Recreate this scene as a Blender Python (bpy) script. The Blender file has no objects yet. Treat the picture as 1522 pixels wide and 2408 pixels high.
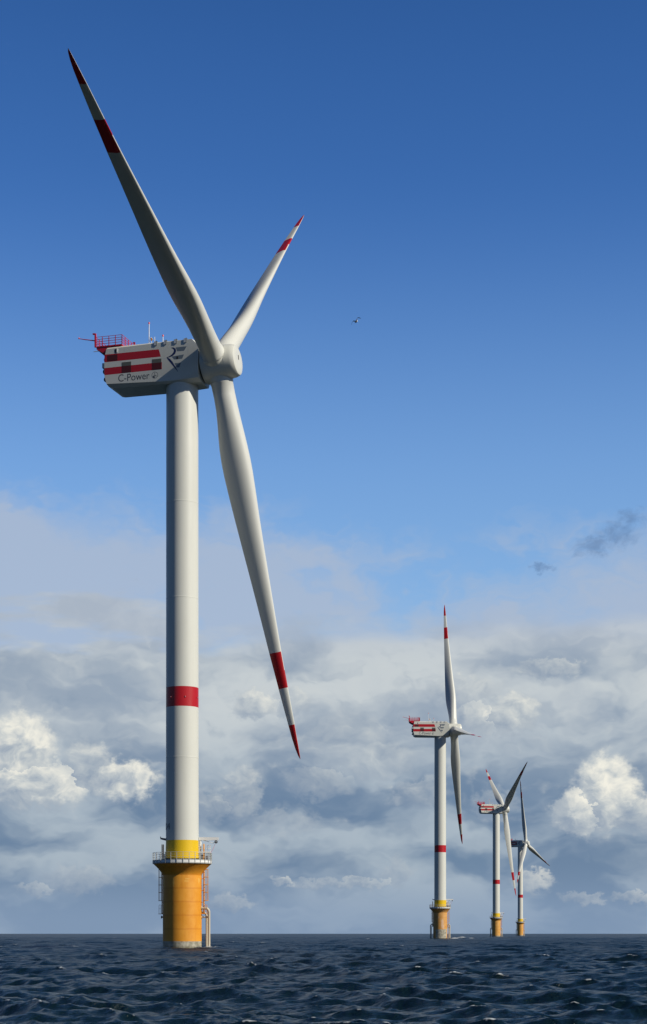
import bpy, math, random
import numpy as np
from mathutils import Matrix, Vector
R = math.radians
S = bpy.context.scene
COL = S.collection

# ------------------------------------------------------------------ camera
CAM_H = 2.35
cam_d = bpy.data.cameras.new('camera')
cam = bpy.data.objects.new('camera', cam_d)
COL.objects.link(cam)
cam.location = (0, 0, CAM_H)
cam.rotation_euler = (R(90), 0, 0)
cam_d.sensor_fit = 'HORIZONTAL'
cam_d.sensor_width = 36.0
cam_d.lens = 36.0 * 4098.5 / 1522.0
cam_d.shift_y = (2196.0 - 1204.2) / 1522.0
cam_d.clip_start = 0.5
cam_d.clip_end = 60000
S.camera = cam

# ------------------------------------------------------------------ light
SUN_AZ = R(64.5)          # from the way back to the camera, turning right
SUN_EL = R(34)
sun_dir = Vector((math.sin(SUN_AZ) * math.cos(SUN_EL), -math.cos(SUN_AZ) * math.cos(SUN_EL), math.sin(SUN_EL)))
sun_l = bpy.data.lights.new('sun', 'SUN')
sun_l.energy = 4.9
sun_l.angle = R(0.53)
sun_l.color = (1.0, 0.935, 0.81)
sun = bpy.data.objects.new('sun', sun_l)
COL.objects.link(sun)
sun.rotation_euler = sun_dir.to_track_quat('Z', 'Y').to_euler()
S.view_settings.view_transform = 'Standard'
S.view_settings.look = 'None'
S.view_settings.exposure = 0.0
S.view_settings.gamma = 1.0
S.view_settings.use_curve_mapping = False


class NT:
    """small node-tree writer: every call adds a node and returns its output socket"""
    def __init__(s, tree):
        s.t = tree
        s.t.nodes.clear()

    def n(s, kind, **kw):
        nd = s.t.nodes.new(kind)
        for k, v in kw.items():
            setattr(nd, k, v)
        return nd

    def set(s, inp, v):
        if isinstance(v, bpy.types.NodeSocket):
            s.t.links.new(v, inp)
        elif v is not None:
            if inp.type == 'RGBA' and len(v) == 3:
                v = (*v, 1)
            inp.default_value = v

    def m(s, op, a, b=None, c=None, clamp=False):
        nd = s.n('ShaderNodeMath', operation=op, use_clamp=clamp)
        for i, v in enumerate((a, b, c)):
            if v is not None:
                s.set(nd.inputs[i], v)
        return nd.outputs[0]

    def add(s, a, b): return s.m('ADD', a, b)
    def sub(s, a, b): return s.m('SUBTRACT', a, b)
    def mul(s, a, b): return s.m('MULTIPLY', a, b)

    def sst(s, x, lo, hi, a=0.0, b=1.0):
        nd = s.n('ShaderNodeMapRange', interpolation_type='SMOOTHSTEP')
        s.set(nd.inputs[0], x)
        for i, v in zip((1, 2, 3, 4), (lo, hi, a, b)):
            s.set(nd.inputs[i], v)
        return nd.outputs[0]

    def lin(s, x, lo, hi, a=0.0, b=1.0):
        nd = s.n('ShaderNodeMapRange')
        s.set(nd.inputs[0], x)
        for i, v in zip((1, 2, 3, 4), (lo, hi, a, b)):
            s.set(nd.inputs[i], v)
        return nd.outputs[0]

    def xyz(s, x, y, z=0.0):
        nd = s.n('ShaderNodeCombineXYZ')
        for i, v in enumerate((x, y, z)):
            s.set(nd.inputs[i], v)
        return nd.outputs[0]

    def mix(s, f, a, b, blend='MIX'):
        nd = s.n('ShaderNodeMix', data_type='RGBA', blend_type=blend)
        s.set(nd.inputs[0], f)
        s.set(nd.inputs[6], a)
        s.set(nd.inputs[7], b)
        return nd.outputs[2]

    def noise(s, vec, scale=1.0, detail=4.0, rough=0.5, dist=0.0, col=False):
        nd = s.n('ShaderNodeTexNoise')
        s.set(nd.inputs['Vector'], vec)
        nd.inputs['Scale'].default_value = scale
        nd.inputs['Detail'].default_value = detail
        nd.inputs['Roughness'].default_value = rough
        nd.inputs['Distortion'].default_value = dist
        return nd.outputs['Color' if col else 'Fac']

    def voro(s, vec, scale=1.0, detail=3.0, rough=0.5, smooth=0.6):
        nd = s.n('ShaderNodeTexVoronoi', feature='SMOOTH_F1', normalize=True)
        s.set(nd.inputs['Vector'], vec)
        nd.inputs['Scale'].default_value = scale
        nd.inputs['Detail'].default_value = detail
        nd.inputs['Roughness'].default_value = rough
        nd.inputs['Smoothness'].default_value = smooth
        return nd.outputs['Distance']

    def vadd(s, a, b, op='ADD'):
        nd = s.n('ShaderNodeVectorMath', operation=op)
        s.set(nd.inputs[0], a)
        s.set(nd.inputs[1], b)
        return nd.outputs[0]

    def vscale(s, a, f):
        nd = s.n('ShaderNodeVectorMath', operation='SCALE')
        s.set(nd.inputs[0], a)
        s.set(nd.inputs['Scale'], f)
        return nd.outputs[0]


# ------------------------------------------------------------------ sky
def build_world():
    w = bpy.data.worlds.new('World')
    S.world = w
    w.use_nodes = True
    N = NT(w.node_tree)
    STR = 0.12
    g = N.n('ShaderNodeTexCoord').outputs['Generated']
    d = N.vadd(g, None, 'NORMALIZE')
    sp = N.n('ShaderNodeSeparateXYZ')
    N.set(sp.inputs[0], d)
    x, y, z = sp.outputs
    az = N.mul(N.m('ARCTAN2', x, y), 57.2958)
    el = N.mul(N.m('ARCSINE', z), 57.2958)
    P = N.xyz(az, el, 0.0)

    sky = N.n('ShaderNodeTexSky', sky_type='NISHITA', sun_disc=False)
    sky.sun_elevation = SUN_EL
    sky.sun_rotation = math.pi - SUN_AZ
    sky.air_density = 1.0
    sky.dust_density = 0.0
    sky.ozone_density = 2.0
    hs = N.n('ShaderNodeHueSaturation')
    hs.inputs['Hue'].default_value = 0.515
    hs.inputs['Saturation'].default_value = 1.36
    hs.inputs['Value'].default_value = 1.08
    N.set(hs.inputs['Color'], sky.outputs[0])
    skyc = N.vscale(hs.outputs[0], N.mul(N.mul(N.lin(el, 15, 30, 1.08, 0.80), N.sst(el, 26, 50, 1.0, 0.40)), N.sst(N.m('ABSOLUTE', az), 15, 50, 1.0, 0.55)))  # dimmed overhead and beyond the view, to hold down light in the shade
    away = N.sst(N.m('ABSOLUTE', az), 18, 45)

    def field(sx, sy, ox, oy, warp=None, dx=0.0, dy=0.0):
        """azimuth and elevation in degrees, stretched and moved: the ground a flat noise is read on"""
        nd = N.n('ShaderNodeMapping', vector_type='POINT')
        src = P if warp is None else N.vadd(P, warp)
        N.set(nd.inputs[0], src)
        nd.inputs['Location'].default_value = (ox + dx * sx, oy + dy * sy, 0)
        nd.inputs['Scale'].default_value = (sx, sy, 1)
        return nd.outputs[0]

    def fbm(vec, detail, rough=0.55, col=False):
        nd = N.n('ShaderNodeTexNoise', noise_dimensions='2D')
        N.set(nd.inputs['Vector'], vec)
        nd.inputs['Scale'].default_value = 1.0
        nd.inputs['Detail'].default_value = detail
        nd.inputs['Roughness'].default_value = rough
        return nd.outputs['Color' if col else 'Fac']

    def puff(vec, detail, rough=0.5):
        nd = N.n('ShaderNodeTexVoronoi', feature='F1', voronoi_dimensions='2D', normalize=True)
        N.set(nd.inputs['Vector'], vec)
        nd.inputs['Scale'].default_value = 1.0
        nd.inputs['Detail'].default_value = detail
        nd.inputs['Roughness'].default_value = rough
        dd = nd.outputs['Distance']
        return N.sub(1.0, N.mul(dd, dd))

    def C(r, g_, b):                       # cloud radiance as seen, divided by the background strength
        f = lambda v: ((v / 255 + 0.055) / 1.055) ** 2.4 / STR
        return (f(r), f(g_), f(b))

    # slow and fine warps shared by all the clouds
    warp = N.vscale(N.vadd(fbm(field(0.45, 0.7, 3.1, 8.3), 3.0, col=True), (0.5, 0.5, 0.5), 'SUBTRACT'), 1.7)
    ragged = N.vscale(N.vadd(fbm(field(2.1, 2.8, 1.7, 2.9), 4.0, 0.6, col=True), (0.5, 0.5, 0.5), 'SUBTRACT'), 0.80)

    # height of the puffs, read at the point and a little way towards the sun: their relief
    pw = N.vadd(N.vscale(warp, 0.6), N.vscale(ragged, 0.22))
    b0 = puff(field(0.95, 1.2, 7.0, 3.0, pw), 3.0, 0.46)
    b1 = puff(field(0.95, 1.2, 7.0, 3.0, pw, 0.20, 0.26), 3.0, 0.46)
    relief = N.sub(b0, b1)

    col = skyc
    # 0. pale haze low in the sky
    col = N.mix(N.mul(N.sst(el, 24.0, 8.0, 0.0, 0.55), N.sub(1.0, away)), col, C(146, 186, 224))
    # 1. thin veil, stronger to the left and lower down
    vn = fbm(field(0.13, 0.36, 11.0, 0.0, N.vscale(warp, 2.0)), 4.0)
    bias = N.add(N.sst(el, 9.0, 17.5, 0.38, -0.36), N.sst(az, -11, 10, 0.10, -0.10))
    a = N.sst(N.add(vn, bias), 0.42, 0.85)
    col = N.mix(N.mul(a, N.lin(away, 0, 1, 0.80, 0.3)), col, C(173, 186, 206))
    # 2. cloud deck below ten degrees
    en = N.sub(fbm(field(0.22, 0.9, 5.0, 4.0), 4.0), 0.5)
    edge = N.add(el, N.mul(en, N.sst(az, -8, 0, 6.0, 1.6)))
    a = N.sst(edge, 10.6, 9.3)
    dn = fbm(field(0.20, 0.55, 21.0, 7.0, N.vscale(warp, 1.0)), 4.0, 0.47)
    up = N.mix(N.sst(dn, 0.32, 0.66), C(150, 165, 182), C(199, 206, 209))
    lo = N.mix(N.sst(dn, 0.34, 0.68), C(104, 129, 158), C(168, 182, 194))
    deck = N.mix(N.sst(el, 7.6, 4.2), up, lo)
    rl = N.mul(relief, N.sst(el, 1.5, 5.0))
    deck = N.mix(N.sst(rl, 0.0, 0.34, 0.0, 0.52), deck, C(204, 209, 209))
    deck = N.mix(N.sst(rl, 0.0, -0.34, 0.0, 0.44), deck, C(120, 142, 166))
    deck = N.mix(N.sst(el, 8.6, 10.2, 0.0, 0.6), deck, C(180, 190, 204))
    # paler band just over the horizon
    deck = N.mix(N.sst(el, 2.6, 0.3, 0.0, 0.75), deck, C(130, 153, 182))
    deck = N.mix(N.mul(away, 0.85), deck, C(66, 82, 106))            # unseen darker bank to the sides and behind, added to cut the fill light
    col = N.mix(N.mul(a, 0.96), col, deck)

    # 3. heaped clouds: centre azimuth, centre elevation, half width, half height, brightness
    blobs = [(-10.0, 6.0, 1.25, 1.15, 1.0), (-9.4, 4.9, 1.9, 0.75, 0.9), (-7.7, 5.5, 0.75, 0.8, 0.6), (-6.6, 5.0, 1.2, 0.62, 0.95),
             (-2.3, 7.5, 0.75, 0.42, 0.72), (-1.0, 7.6, 0.6, 0.5, 0.5), (-2.7, 4.6, 0.6, 0.85, 0.5), (-4.0, 4.2, 1.0, 0.5, 0.35),
             (9.2, 4.6, 1.05, 1.25, 1.0), (8.4, 4.0, 0.9, 0.75, 0.9), (10.2, 3.9, 1.3, 0.6, 0.7),
             (6.1, 7.2, 0.95, 0.6, 0.75), (4.6, 7.9, 1.2, 0.5, 0.55), (7.4, 8.6, 1.2, 0.30, 0.6), (0.6, 6.3, 1.5, 0.9, 0.35),
             (-8.0, 1.75, 1.1, 0.42, 0.34), (-9.3, 1.45, 0.6, 0.18, 0.38), (6.85, 1.72, 0.6, 0.34, 0.55), (8.5, 1.15, 0.7, 0.2, 0.4),
             (0.6, 1.65, 1.9, 0.15, 0.42), (-1.35, 1.75, 0.4, 0.15, 0.5), (2.4, 2.0, 0.5, 0.4, 0.3), (10.1, 1.2, 0.8, 0.18, 0.4), (-3.0, 1.0, 0.7, 0.25, 0.35),
             (4.9, 7.0, 0.8, 0.6, 0.55), (1.6, 5.7, 1.3, 0.6, 0.42), (-0.2, 5.0, 1.1, 0.5, 0.38), (3.2, 4.6, 0.9, 0.5, 0.35), (-1.4, 3.6, 1.2, 0.4, 0.3), (5.6, 4.2, 0.8, 0.45, 0.35),
             (-20, 6, 3.5, 2.2, 1.0), (22, 5, 3.5, 2.0, .9)]
    sp = N.n('ShaderNodeSeparateXYZ')
    N.set(sp.inputs[0], N.vadd(P, ragged))
    waz, wel = sp.outputs[0], sp.outputs[1]
    h = hb = lt = None
    for a0, e0, rx, ry, br in blobs:
        da = N.mul(N.add(waz, -a0), 1 / rx)
        de = N.add(wel, -e0)
        de = N.m('MAXIMUM', N.mul(de, 1 / ry), N.mul(de, -0.9 / ry))
        v = N.sub(1.0, N.m('SQRT', N.add(N.mul(da, da), N.mul(de, de))))
        t = N.add(N.mul(da, 0.45), N.mul(N.mul(N.add(wel, -e0), 1 / ry), 0.65))
        if h is None:
            h, lt = v, t
        else:
            nearer = N.m('GREATER_THAN', v, h)
            lt = N.add(N.mul(nearer, t), N.mul(N.sub(1.0, nearer), lt))
            h = N.m('MAXIMUM', h, v)
        q = N.mul(N.sst(v, -0.35, 0.35), br)
        hb = q if hb is None else N.m('MAXIMUM', hb, q)
    fine = fbm(field(1.9, 2.5, 31.0, 5.0, warp), 5.0, 0.6)
    dens = N.add(N.add(h, N.mul(N.sub(b0, 0.7), 1.7)), N.mul(N.sub(fine, 0.5), 0.8))
    a = N.mul(N.sst(dens, -0.06, 0.38), N.sst(h, -0.6, 0.15))
    lit = N.add(N.add(N.add(N.mul(relief, 1.15), N.mul(N.sub(fine, 0.5), 0.45)), N.mul(lt, 0.30)), N.sst(dens, 0.0, 0.7, 0.62, 0.46))
    lit = N.m('MULTIPLY', lit, N.add(0.35, N.mul(hb, 0.75)), clamp=True)
    cc = N.mix(N.sst(lit, 0.0, 0.55), C(132, 150, 173), C(192, 199, 202))
    cc = N.mix(N.sst(lit, 0.36, 0.82), cc, C(244, 241, 228))
    col = N.mix(N.mul(a, N.m('ADD', N.mul(hb, 0.80), 0.18, clamp=True)), col, cc)

    # 4. small dark scraps high on the right
    fr = None
    for a0, e0, rx, ry in [(9.55, 12.75, 0.9, 0.5), (8.85, 12.4, 0.9, 0.35), (10.0, 13.15, 0.5, 0.5), (7.1, 11.75, 0.42, 0.13)]:
        da = N.mul(N.add(waz, -a0), 1 / rx)
        de = N.mul(N.add(wel, -e0), 1 / ry)
        v = N.sub(1.0, N.m('SQRT', N.add(N.mul(da, da), N.mul(de, de))))
        fr = v if fr is None else N.m('MAXIMUM', fr, v)
    fd = N.add(fr, N.mul(N.sub(fine, 0.5), 1.6))
    col = N.mix(N.mul(N.sst(fd, -0.15, 1.2), 0.55), col, C(92, 120, 160))

    col = N.mix(N.sst(el, -0.3, -1.5), col, C(30, 44, 62))             # nothing shines from below the horizon
    bg = N.n('ShaderNodeBackground')
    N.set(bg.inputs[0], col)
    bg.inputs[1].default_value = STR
    out = N.n('ShaderNodeOutputWorld')
    N.t.links.new(bg.outputs[0], out.inputs[0])
    w.cycles.sampling_method = 'MANUAL'
    w.cycles.sample_map_resolution = 512


build_world()
# ------------------------------------------------------------------ materials
def principled(name, base, rough=0.4, spec=0.5, metal=0.0):
    m = bpy.data.materials.new(name)
    m.use_nodes = True
    N = NT(m.node_tree)
    b = N.n('ShaderNodeBsdfPrincipled')
    o = N.n('ShaderNodeOutputMaterial')
    N.t.links.new(b.outputs[0], o.inputs[0])
    b.inputs['Base Color'].default_value = (*base, 1)
    b.inputs['Roughness'].default_value = rough
    b.inputs['Specular IOR Level'].default_value = spec
    b.inputs['Metallic'].default_value = metal
    return m, N, b


def painted(name, base, rough=0.35, dirt=0.08, sx=0.5, sz=0.06, spec=0.5):
    """gloss paint with faint rain streaks and blotches"""
    m, N, b = principled(name, base, rough, spec)
    tc = N.n('ShaderNodeTexCoord').outputs['Object']
    mp = N.n('ShaderNodeMapping')
    N.set(mp.inputs[0], tc)
    mp.inputs['Scale'].default_value = (sx * 3, sx * 3, sz * 3)
    n1 = N.noise(mp.outputs[0], 1.0, 5.0, 0.6)
    n2 = N.noise(tc, 0.12, 3.0, 0.5)
    k = N.add(N.sst(n1, 0.45, 0.8), N.sst(n2, 0.4, 0.75))
    col = N.mix(N.mul(k, dirt), base, tuple(c * 0.55 for c in base))
    N.set(b.inputs['Base Color'], col)
    N.set(b.inputs['Roughness'], N.lin(n1, 0.3, 0.7, rough - 0.06, rough + 0.10))
    return m


WHITE = painted('white_paint', (0.62, 0.625, 0.565), 0.34, 0.10)
BLADEW = painted('blade_white', (0.62, 0.625, 0.575), 0.36, 0.07)
RED = painted('red_paint', (0.44, 0.008, 0.013), 0.34, 0.15)
REDSTEEL = painted('red_steel', (0.55, 0.012, 0.03), 0.4, 0.1)
YELLOW = painted('yellow_paint', (0.72, 0.47, 0.008), 0.36, 0.10)
ORANGE_STEEL = painted('orange_steel', (0.66, 0.29, 0.03), 0.45, 0.2)
STEEL = painted('galvanised_steel', (0.44, 0.45, 0.43), 0.5, 0.2)
WHITESTEEL = painted('white_steel', (0.80, 0.80, 0.78), 0.4, 0.06)
PIPE = painted('sand_grey_pipe', (0.55, 0.49, 0.37), 0.5, 0.3)
DARK = principled('dark_gap', (0.02, 0.02, 0.022), 0.6)[0]
SLATE = principled('slate_grey', (0.075, 0.09, 0.11), 0.5)[0]
NAVY = principled('navy_paint', (0.008, 0.018, 0.09), 0.4)[0]
GREYBLUE = principled('grey_blue_paint', (0.13, 0.165, 0.20), 0.4)[0]
LETTER = principled('letter_grey', (0.035, 0.045, 0.06), 0.45)[0]
PALERED = principled('pale_red_lamp', (0.75, 0.10, 0.08), 0.3)[0]
PINK = principled('pink_rope', (0.75, 0.12, 0.16), 0.6)[0]
GREYWHITE = painted('grey_white_metal', (0.5, 0.52, 0.54), 0.4, 0.1)


def grille(name, base):
    m, N, b = principled(name, base, 0.55)
    tc = N.n('ShaderNodeTexCoord').outputs['Object']
    wv = N.n('ShaderNodeTexWave', wave_type='BANDS', bands_direction='Z')
    N.set(wv.inputs['Vector'], tc)
    wv.inputs['Scale'].default_value = 2.4
    N.set(b.inputs['Base Color'], N.mix(N.sst(wv.outputs['Fac'], 0.3, 0.7), tuple(c * .4 for c in base), base))
    return m


GRILLE_RED = grille('red_grille', (0.11, 0.005, 0.008))
GRILLE_GREY = grille('grey_grille', (0.14, 0.15, 0.13))


def concrete_paint(name, base, patch, bare_top, bare_amt):
    """yellow-orange coated concrete: casting rings, one vertical seam, pale repaired patches, a bare grey foot"""
    m, N, b = principled(name, base, 0.48)
    tc = N.n('ShaderNodeTexCoord').outputs['Object']
    sp = N.n('ShaderNodeSeparateXYZ')
    N.set(sp.inputs[0], tc)
    x, y, z = sp.outputs
    blot = N.noise(tc, 0.55, 5.0, 0.6)
    mp = N.n('ShaderNodeMapping')
    N.set(mp.inputs[0], tc)
    mp.inputs['Scale'].default_value = (1.6, 1.6, 0.16)
    streak = N.noise(mp.outputs[0], 1.0, 5.0, 0.6)
    dk = tuple(c * k for c, k in zip(base, (0.80, 0.66, 0.5)))
    lt = tuple(min(1, c * k) for c, k in zip(base, (1.06, 1.14, 1.5)))
    col = N.mix(N.sst(blot, 0.38, 0.68), base, lt)
    col = N.mix(N.mul(N.sst(streak, 0.48, 0.75), 0.55), col, dk)
    # casting rings, about two metres apart
    ring = N.m('ABSOLUTE', N.sub(N.m('FRACT', N.add(N.mul(z, 0.47), N.mul(blot, 0.10))), 0.5))
    col = N.mix(N.sst(ring, 0.10, 0.0, 0.0, 0.55), col, dk)
    ring2 = N.m('ABSOLUTE', N.sub(N.m('FRACT', N.mul(z, 0.47)), 0.5))
    col = N.mix(N.sst(ring2, 0.012, 0.004, 0.0, 0.15), col, dk)
    # vertical seam on the side of the boat
    seam = N.m('ABSOLUTE', N.sub(x, 0.52))
    col = N.mix(N.mul(N.sst(seam, 0.05, 0.02), N.mul(N.sst(z, 10.6, 10.4), 0.5)), col, lt)
    # pale patches: x, z, half width, half height
    pm = None
    for px, pz, rx, rz in patch:
        da = N.mul(N.sub(x, px), 1 / rx)
        de = N.mul(N.sub(z, pz), 1 / rz)
        da2, de2 = N.m('ABSOLUTE', da), N.m('ABSOLUTE', de)
        v = N.sub(1.0, N.m('POWER', N.add(N.m('POWER', da2, 3.0), N.m('POWER', de2, 3.0)), 0.333))
        pm = v if pm is None else N.m('MAXIMUM', pm, v)
    pm = N.add(pm, N.mul(N.sub(N.noise(tc, 2.2, 4.0, 0.6), 0.5), 0.5))
    pale = tuple(min(1, c * k) for c, k in zip(base, (1.10, 1.55, 4.5)))
    col = N.mix(N.mul(N.sst(pm, 0.02, 0.25), 0.7), col, pale)
    # bare foot
    fn = N.noise(tc, 0.9, 5.0, 0.65)
    foot = N.sst(N.add(z, N.mul(N.sub(fn, 0.5), bare_amt)), bare_top + 0.05, bare_top - 0.05)
    grey = N.mix(N.sst(N.noise(tc, 1.3, 5.0, 0.65), 0.35, 0.65), (0.23, 0.21, 0.15), (0.46, 0.43, 0.34))
    if bare_amt > 1:
        foot = N.mul(foot, N.sst(N.add(x, N.mul(N.sub(fn, 0.5), 0.8)), -2.2, -1.9))
        foot = N.mul(foot, N.sst(N.add(x, N.mul(N.sub(fn, 0.5), 0.8)), 2.75, 2.5))
    col = N.mix(foot, col, grey)
    wet = N.sst(N.add(z, N.mul(N.sub(streak, 0.5), 0.8)), 0.55, 0.15)
    col = N.mix(N.mul(wet, 0.6), col, (0.10, 0.09, 0.05))
    N.set(b.inputs['Base Color'], col)
    N.set(b.inputs['Roughness'], N.sst(blot, 0.3, 0.7, 0.42, 0.58))
    bp = N.n('ShaderNodeBump')
    bp.inputs['Strength'].default_value = 0.25
    bp.inputs['Distance'].default_value = 0.04
    N.set(bp.inputs['Height'], N.add(N.noise(tc, 1.4, 5.0, 0.6), N.mul(ring, -0.8)))
    N.set(b.inputs['Normal'], bp.outputs[0])
    return m


FOUND1 = concrete_paint('orange_concrete_near', (0.68, 0.275, 0.018),
                        [(1.0, 10.9, 0.42, 0.10), (0.9, 10.55, 0.42, 0.10), (2.72, 10.7, 0.14, 0.42), (-1.15, 10.3, 0.14, 0.75), (-2.7, 10.2, 0.1, 0.8)], 1.15, 0.12)
FOUND2 = concrete_paint('orange_concrete_worn', (0.58, 0.29, 0.07),
                        [(0.75, 6.6, 0.62, 2.3), (1.15, 5.3, 0.45, 1.0), (-0.8, 9.5, 0.2, 0.5)], 4.3, 1.3)
FOUND3 = concrete_paint('orange_concrete_far', (0.62, 0.31, 0.06), [(1.0, 9.5, 0.2, 0.4)], 0.9, 0.4)


# ------------------------------------------------------------------ mesh helper
class MB:
    def __init__(s):
        s.v, s.f, s.mi, s.mats = [], [], [], []

    def mat(s, m):
        if m not in s.mats:
            s.mats.append(m)
        return s.mats.index(m)

    def add(s, verts, faces, m, M=None):
        o = len(s.v)
        for p in verts:
            p = Vector(p)
            s.v.append(tuple(M @ p if M is not None else p))
        for i, f in enumerate(faces):
            s.f.append(tuple(k + o for k in f))
            s.mi.append(s.mat(m[i] if isinstance(m, list) else m))
        return s

    def box(s, a, b, m, M=None):
        (x0, y0, z0), (x1, y1, z1) = a, b
        v = [(x0, y0, z0), (x1, y0, z0), (x1, y1, z0), (x0, y1, z0), (x0, y0, z1), (x1, y0, z1), (x1, y1, z1), (x0, y1, z1)]
        return s.add(v, [(3, 2, 1, 0), (4, 5, 6, 7), (0, 1, 5, 4), (1, 2, 6, 5), (2, 3, 7, 6), (3, 0, 4, 7)], m, M)

    def rings(s, rings, m, caps=True, closed=True, M=None):
        """rings: list of equal length point lists; m: one material or one for each gap"""
        n = len(rings[0])
        v = [p for r in rings for p in r]
        f, mm = [], []
        for i in range(len(rings) - 1):
            for j in range(n if closed else n - 1):
                k = (j + 1) % n
                f.append((i * n + j, i * n + k, (i + 1) * n + k, (i + 1) * n + j))
                mi = m[i] if isinstance(m, list) else m
                mm.append(mi[j] if isinstance(mi, list) else mi)
        if caps:
            last = mm[-1]
            f.append(tuple(range(n))[::-1]); mm.append(mm[0])
            f.append(tuple((len(rings) - 1) * n + j for j in range(n))); mm.append(last)
        return s.add(v, f, mm, M)

    def lathe(s, prof, m, n=64, caps=True, M=None):
        """prof: list of (radius, z)"""
        rr = [[(r * math.cos(2 * math.pi * j / n), r * math.sin(2 * math.pi * j / n), z) for j in range(n)] for r, z in prof]
        return s.rings(rr, m, caps, True, M)

    def tube(s, pts, r, m, n=10, M=None):
        pts = [Vector(p) for p in pts]
        rr = []
        up = Vector((0.13, 0.31, 0.94)).normalized()
        for i, p in enumerate(pts):
            t = (pts[min(i + 1, len(pts) - 1)] - pts[max(i - 1, 0)]).normalized()
            u = t.cross(up)
            if u.length < 0.15:
                u = t.cross(Vector((1, 0, 0)))
            u.normalize()
            w = t.cross(u)
            rad = r[i] if isinstance(r, (list, tuple)) else r
            rr.append([tuple(p + (u * math.cos(a) + w * math.sin(a)) * rad) for a in [2 * math.pi * j / n for j in range(n)]])
        return s.rings(rr, m, True, True, M)

    def mesh(s, name, smooth=35):
        me = bpy.data.meshes.new(name)
        me.from_pydata(s.v, [], s.f)
        for m in s.mats:
            me.materials.append(m)
        me.polygons.foreach_set('material_index', s.mi)
        if smooth:
            me.polygons.foreach_set('use_smooth', [True] * len(me.polygons))
        me.validate()
        import bmesh
        bm = bmesh.new()
        bm.from_mesh(me)
        bmesh.ops.recalc_face_normals(bm, faces=bm.faces)
        bm.to_mesh(me)
        bm.free()
        if smooth:
            me.set_sharp_from_angle(angle=R(smooth))
        me.update()
        return me


def obj(name, me, parent=None, M=None):
    o = bpy.data.objects.new(name, me)
    COL.objects.link(o)
    if parent is not None:
        o.parent = parent
    if M is not None:
        o.matrix_basis = M
    return o


def tag(o, label=None, cat=None, group=None, kind=None):
    for k, v in (('label', label), ('category', cat), ('group', group), ('kind', kind)):
        if v:
            o[k] = v
    return o


def arc(cx, cz, r, a0, a1, n=8):
    return [(cx + r * math.cos(R(a0 + (a1 - a0) * i / n)), cz + r * math.sin(R(a0 + (a1 - a0) * i / n))) for i in range(n + 1)]


def text_mesh(body, height, extrude=0.012):
    c = bpy.data.curves.new('lettering', 'FONT')
    c.body = body
    c.extrude = extrude
    c.resolution_u = 6
    o = bpy.data.objects.new('lettering', c)
    COL.objects.link(o)
    dg = bpy.context.evaluated_depsgraph_get()
    me = bpy.data.meshes.new_from_object(o.evaluated_get(dg))
    bpy.data.objects.remove(o)
    bpy.data.curves.remove(c)
    co = np.array([v.co[:] for v in me.vertices])
    return me, co


# ------------------------------------------------------------------ the turbine's meshes
HUB_Z, OVER = 91.55, 5.95
TOWER_R0, TOWER_R1 = 2.58, 2.52
DECK = 13.95


def tower_mesh():
    b = MB()
    Z = [DECK - 0.05, 14.05, 17.0, 30.0, 37.9, 41.0, 55.0, 70.0, 86.0, 88.55]
    mats = [STEEL, YELLOW, WHITE, WHITE, RED, WHITE, WHITE, WHITE, WHITE]
    def rad(z): return TOWER_R0 + (TOWER_R1 - TOWER_R0) * (z - 14) / 74
    prof, mm = [], []
    for i, z in enumerate(Z):
        if z in (30.0, 55.0, 70.0):           # welded section joints
            for dz, dr in ((-0.09, 0), (-0.06, 0.014), (0.06, 0.014), (0.09, 0)):
                prof.append((rad(z) + dr, z + dz)); mm.append(WHITE)
        else:
            prof.append((rad(z) + (0.06 if z <= 14.05 else 0), z)); mm.append(mats[min(i, len(mats) - 1)])
    # a band's colour belongs to the gap above its lower ring
    b.lathe(prof, mm[:-1], 96)
    return b.mesh('tower', 7)


def tower_marking(body):
    me, co = text_mesh(body, 1.0)
    k = 1.02 / (co[:, 1].max() - co[:, 1].min())
    for v in me.vertices:
        s = v.co.x * k
        ang = R(-90 - 84) + s / TOWER_R0
        r = TOWER_R0 + 0.004 + (0.012 if v.co.z > 0 else 0)
        v.co = (r * math.cos(ang), r * math.sin(ang), 18.65 + v.co.y * k)
    me.materials.append(LETTER)
    return me


def lamp_mesh():
    b = MB()
    b.box((2.50, -0.06, 39.28), (2.64, 0.06, 39.48), RED)
    b.box((2.635, -0.04, 39.32), (2.67, 0.04, 39.44), GREYWHITE)
    return b.mesh('obstruction_lamp', 0)


def foundation_mesh(m):
    b = MB()
    prof = [(3.06, -6.0), (3.06, 11.45), (3.06, 11.55)]
    # hollow curve out to the rim
    for t in np.linspace(0, 1, 9)[1:]:
        prof.append((3.06 + 1.45 * t ** 1.25, 11.55 + 1.72 * t ** 0.95))
    prof += [(4.53, 13.30)]
    b.lathe(prof, m, 96)
    return b.mesh('foundation', 40)


def deck_mesh():
    b = MB()
    b.lathe([(4.50, 13.305), (4.62, 13.31), (4.62, 13.42), (4.50, 13.43), (4.50, 13.80), (4.60, 13.80), (4.60, 13.90), (2.2, 13.90)], STEEL, 84)
    # kick plates with gaps between
    n = 30
    for i in range(n):
        a0, a1 = 2 * math.pi * (i + 0.07) / n, 2 * math.pi * (i + 0.93) / n
        rr = []
        for k in range(5):
            a = a0 + (a1 - a0) * k / 4
            c, s_ = math.cos(a), math.sin(a)
            rr.append([(4.53 * c, 4.53 * s_, 13.45), (4.60 * c, 4.60 * s_, 13.45), (4.60 * c, 4.60 * s_, 13.78), (4.53 * c, 4.53 * s_, 13.78)])
        b.rings(rr, WHITESTEEL)
    return b.mesh('deck', 30)


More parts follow.
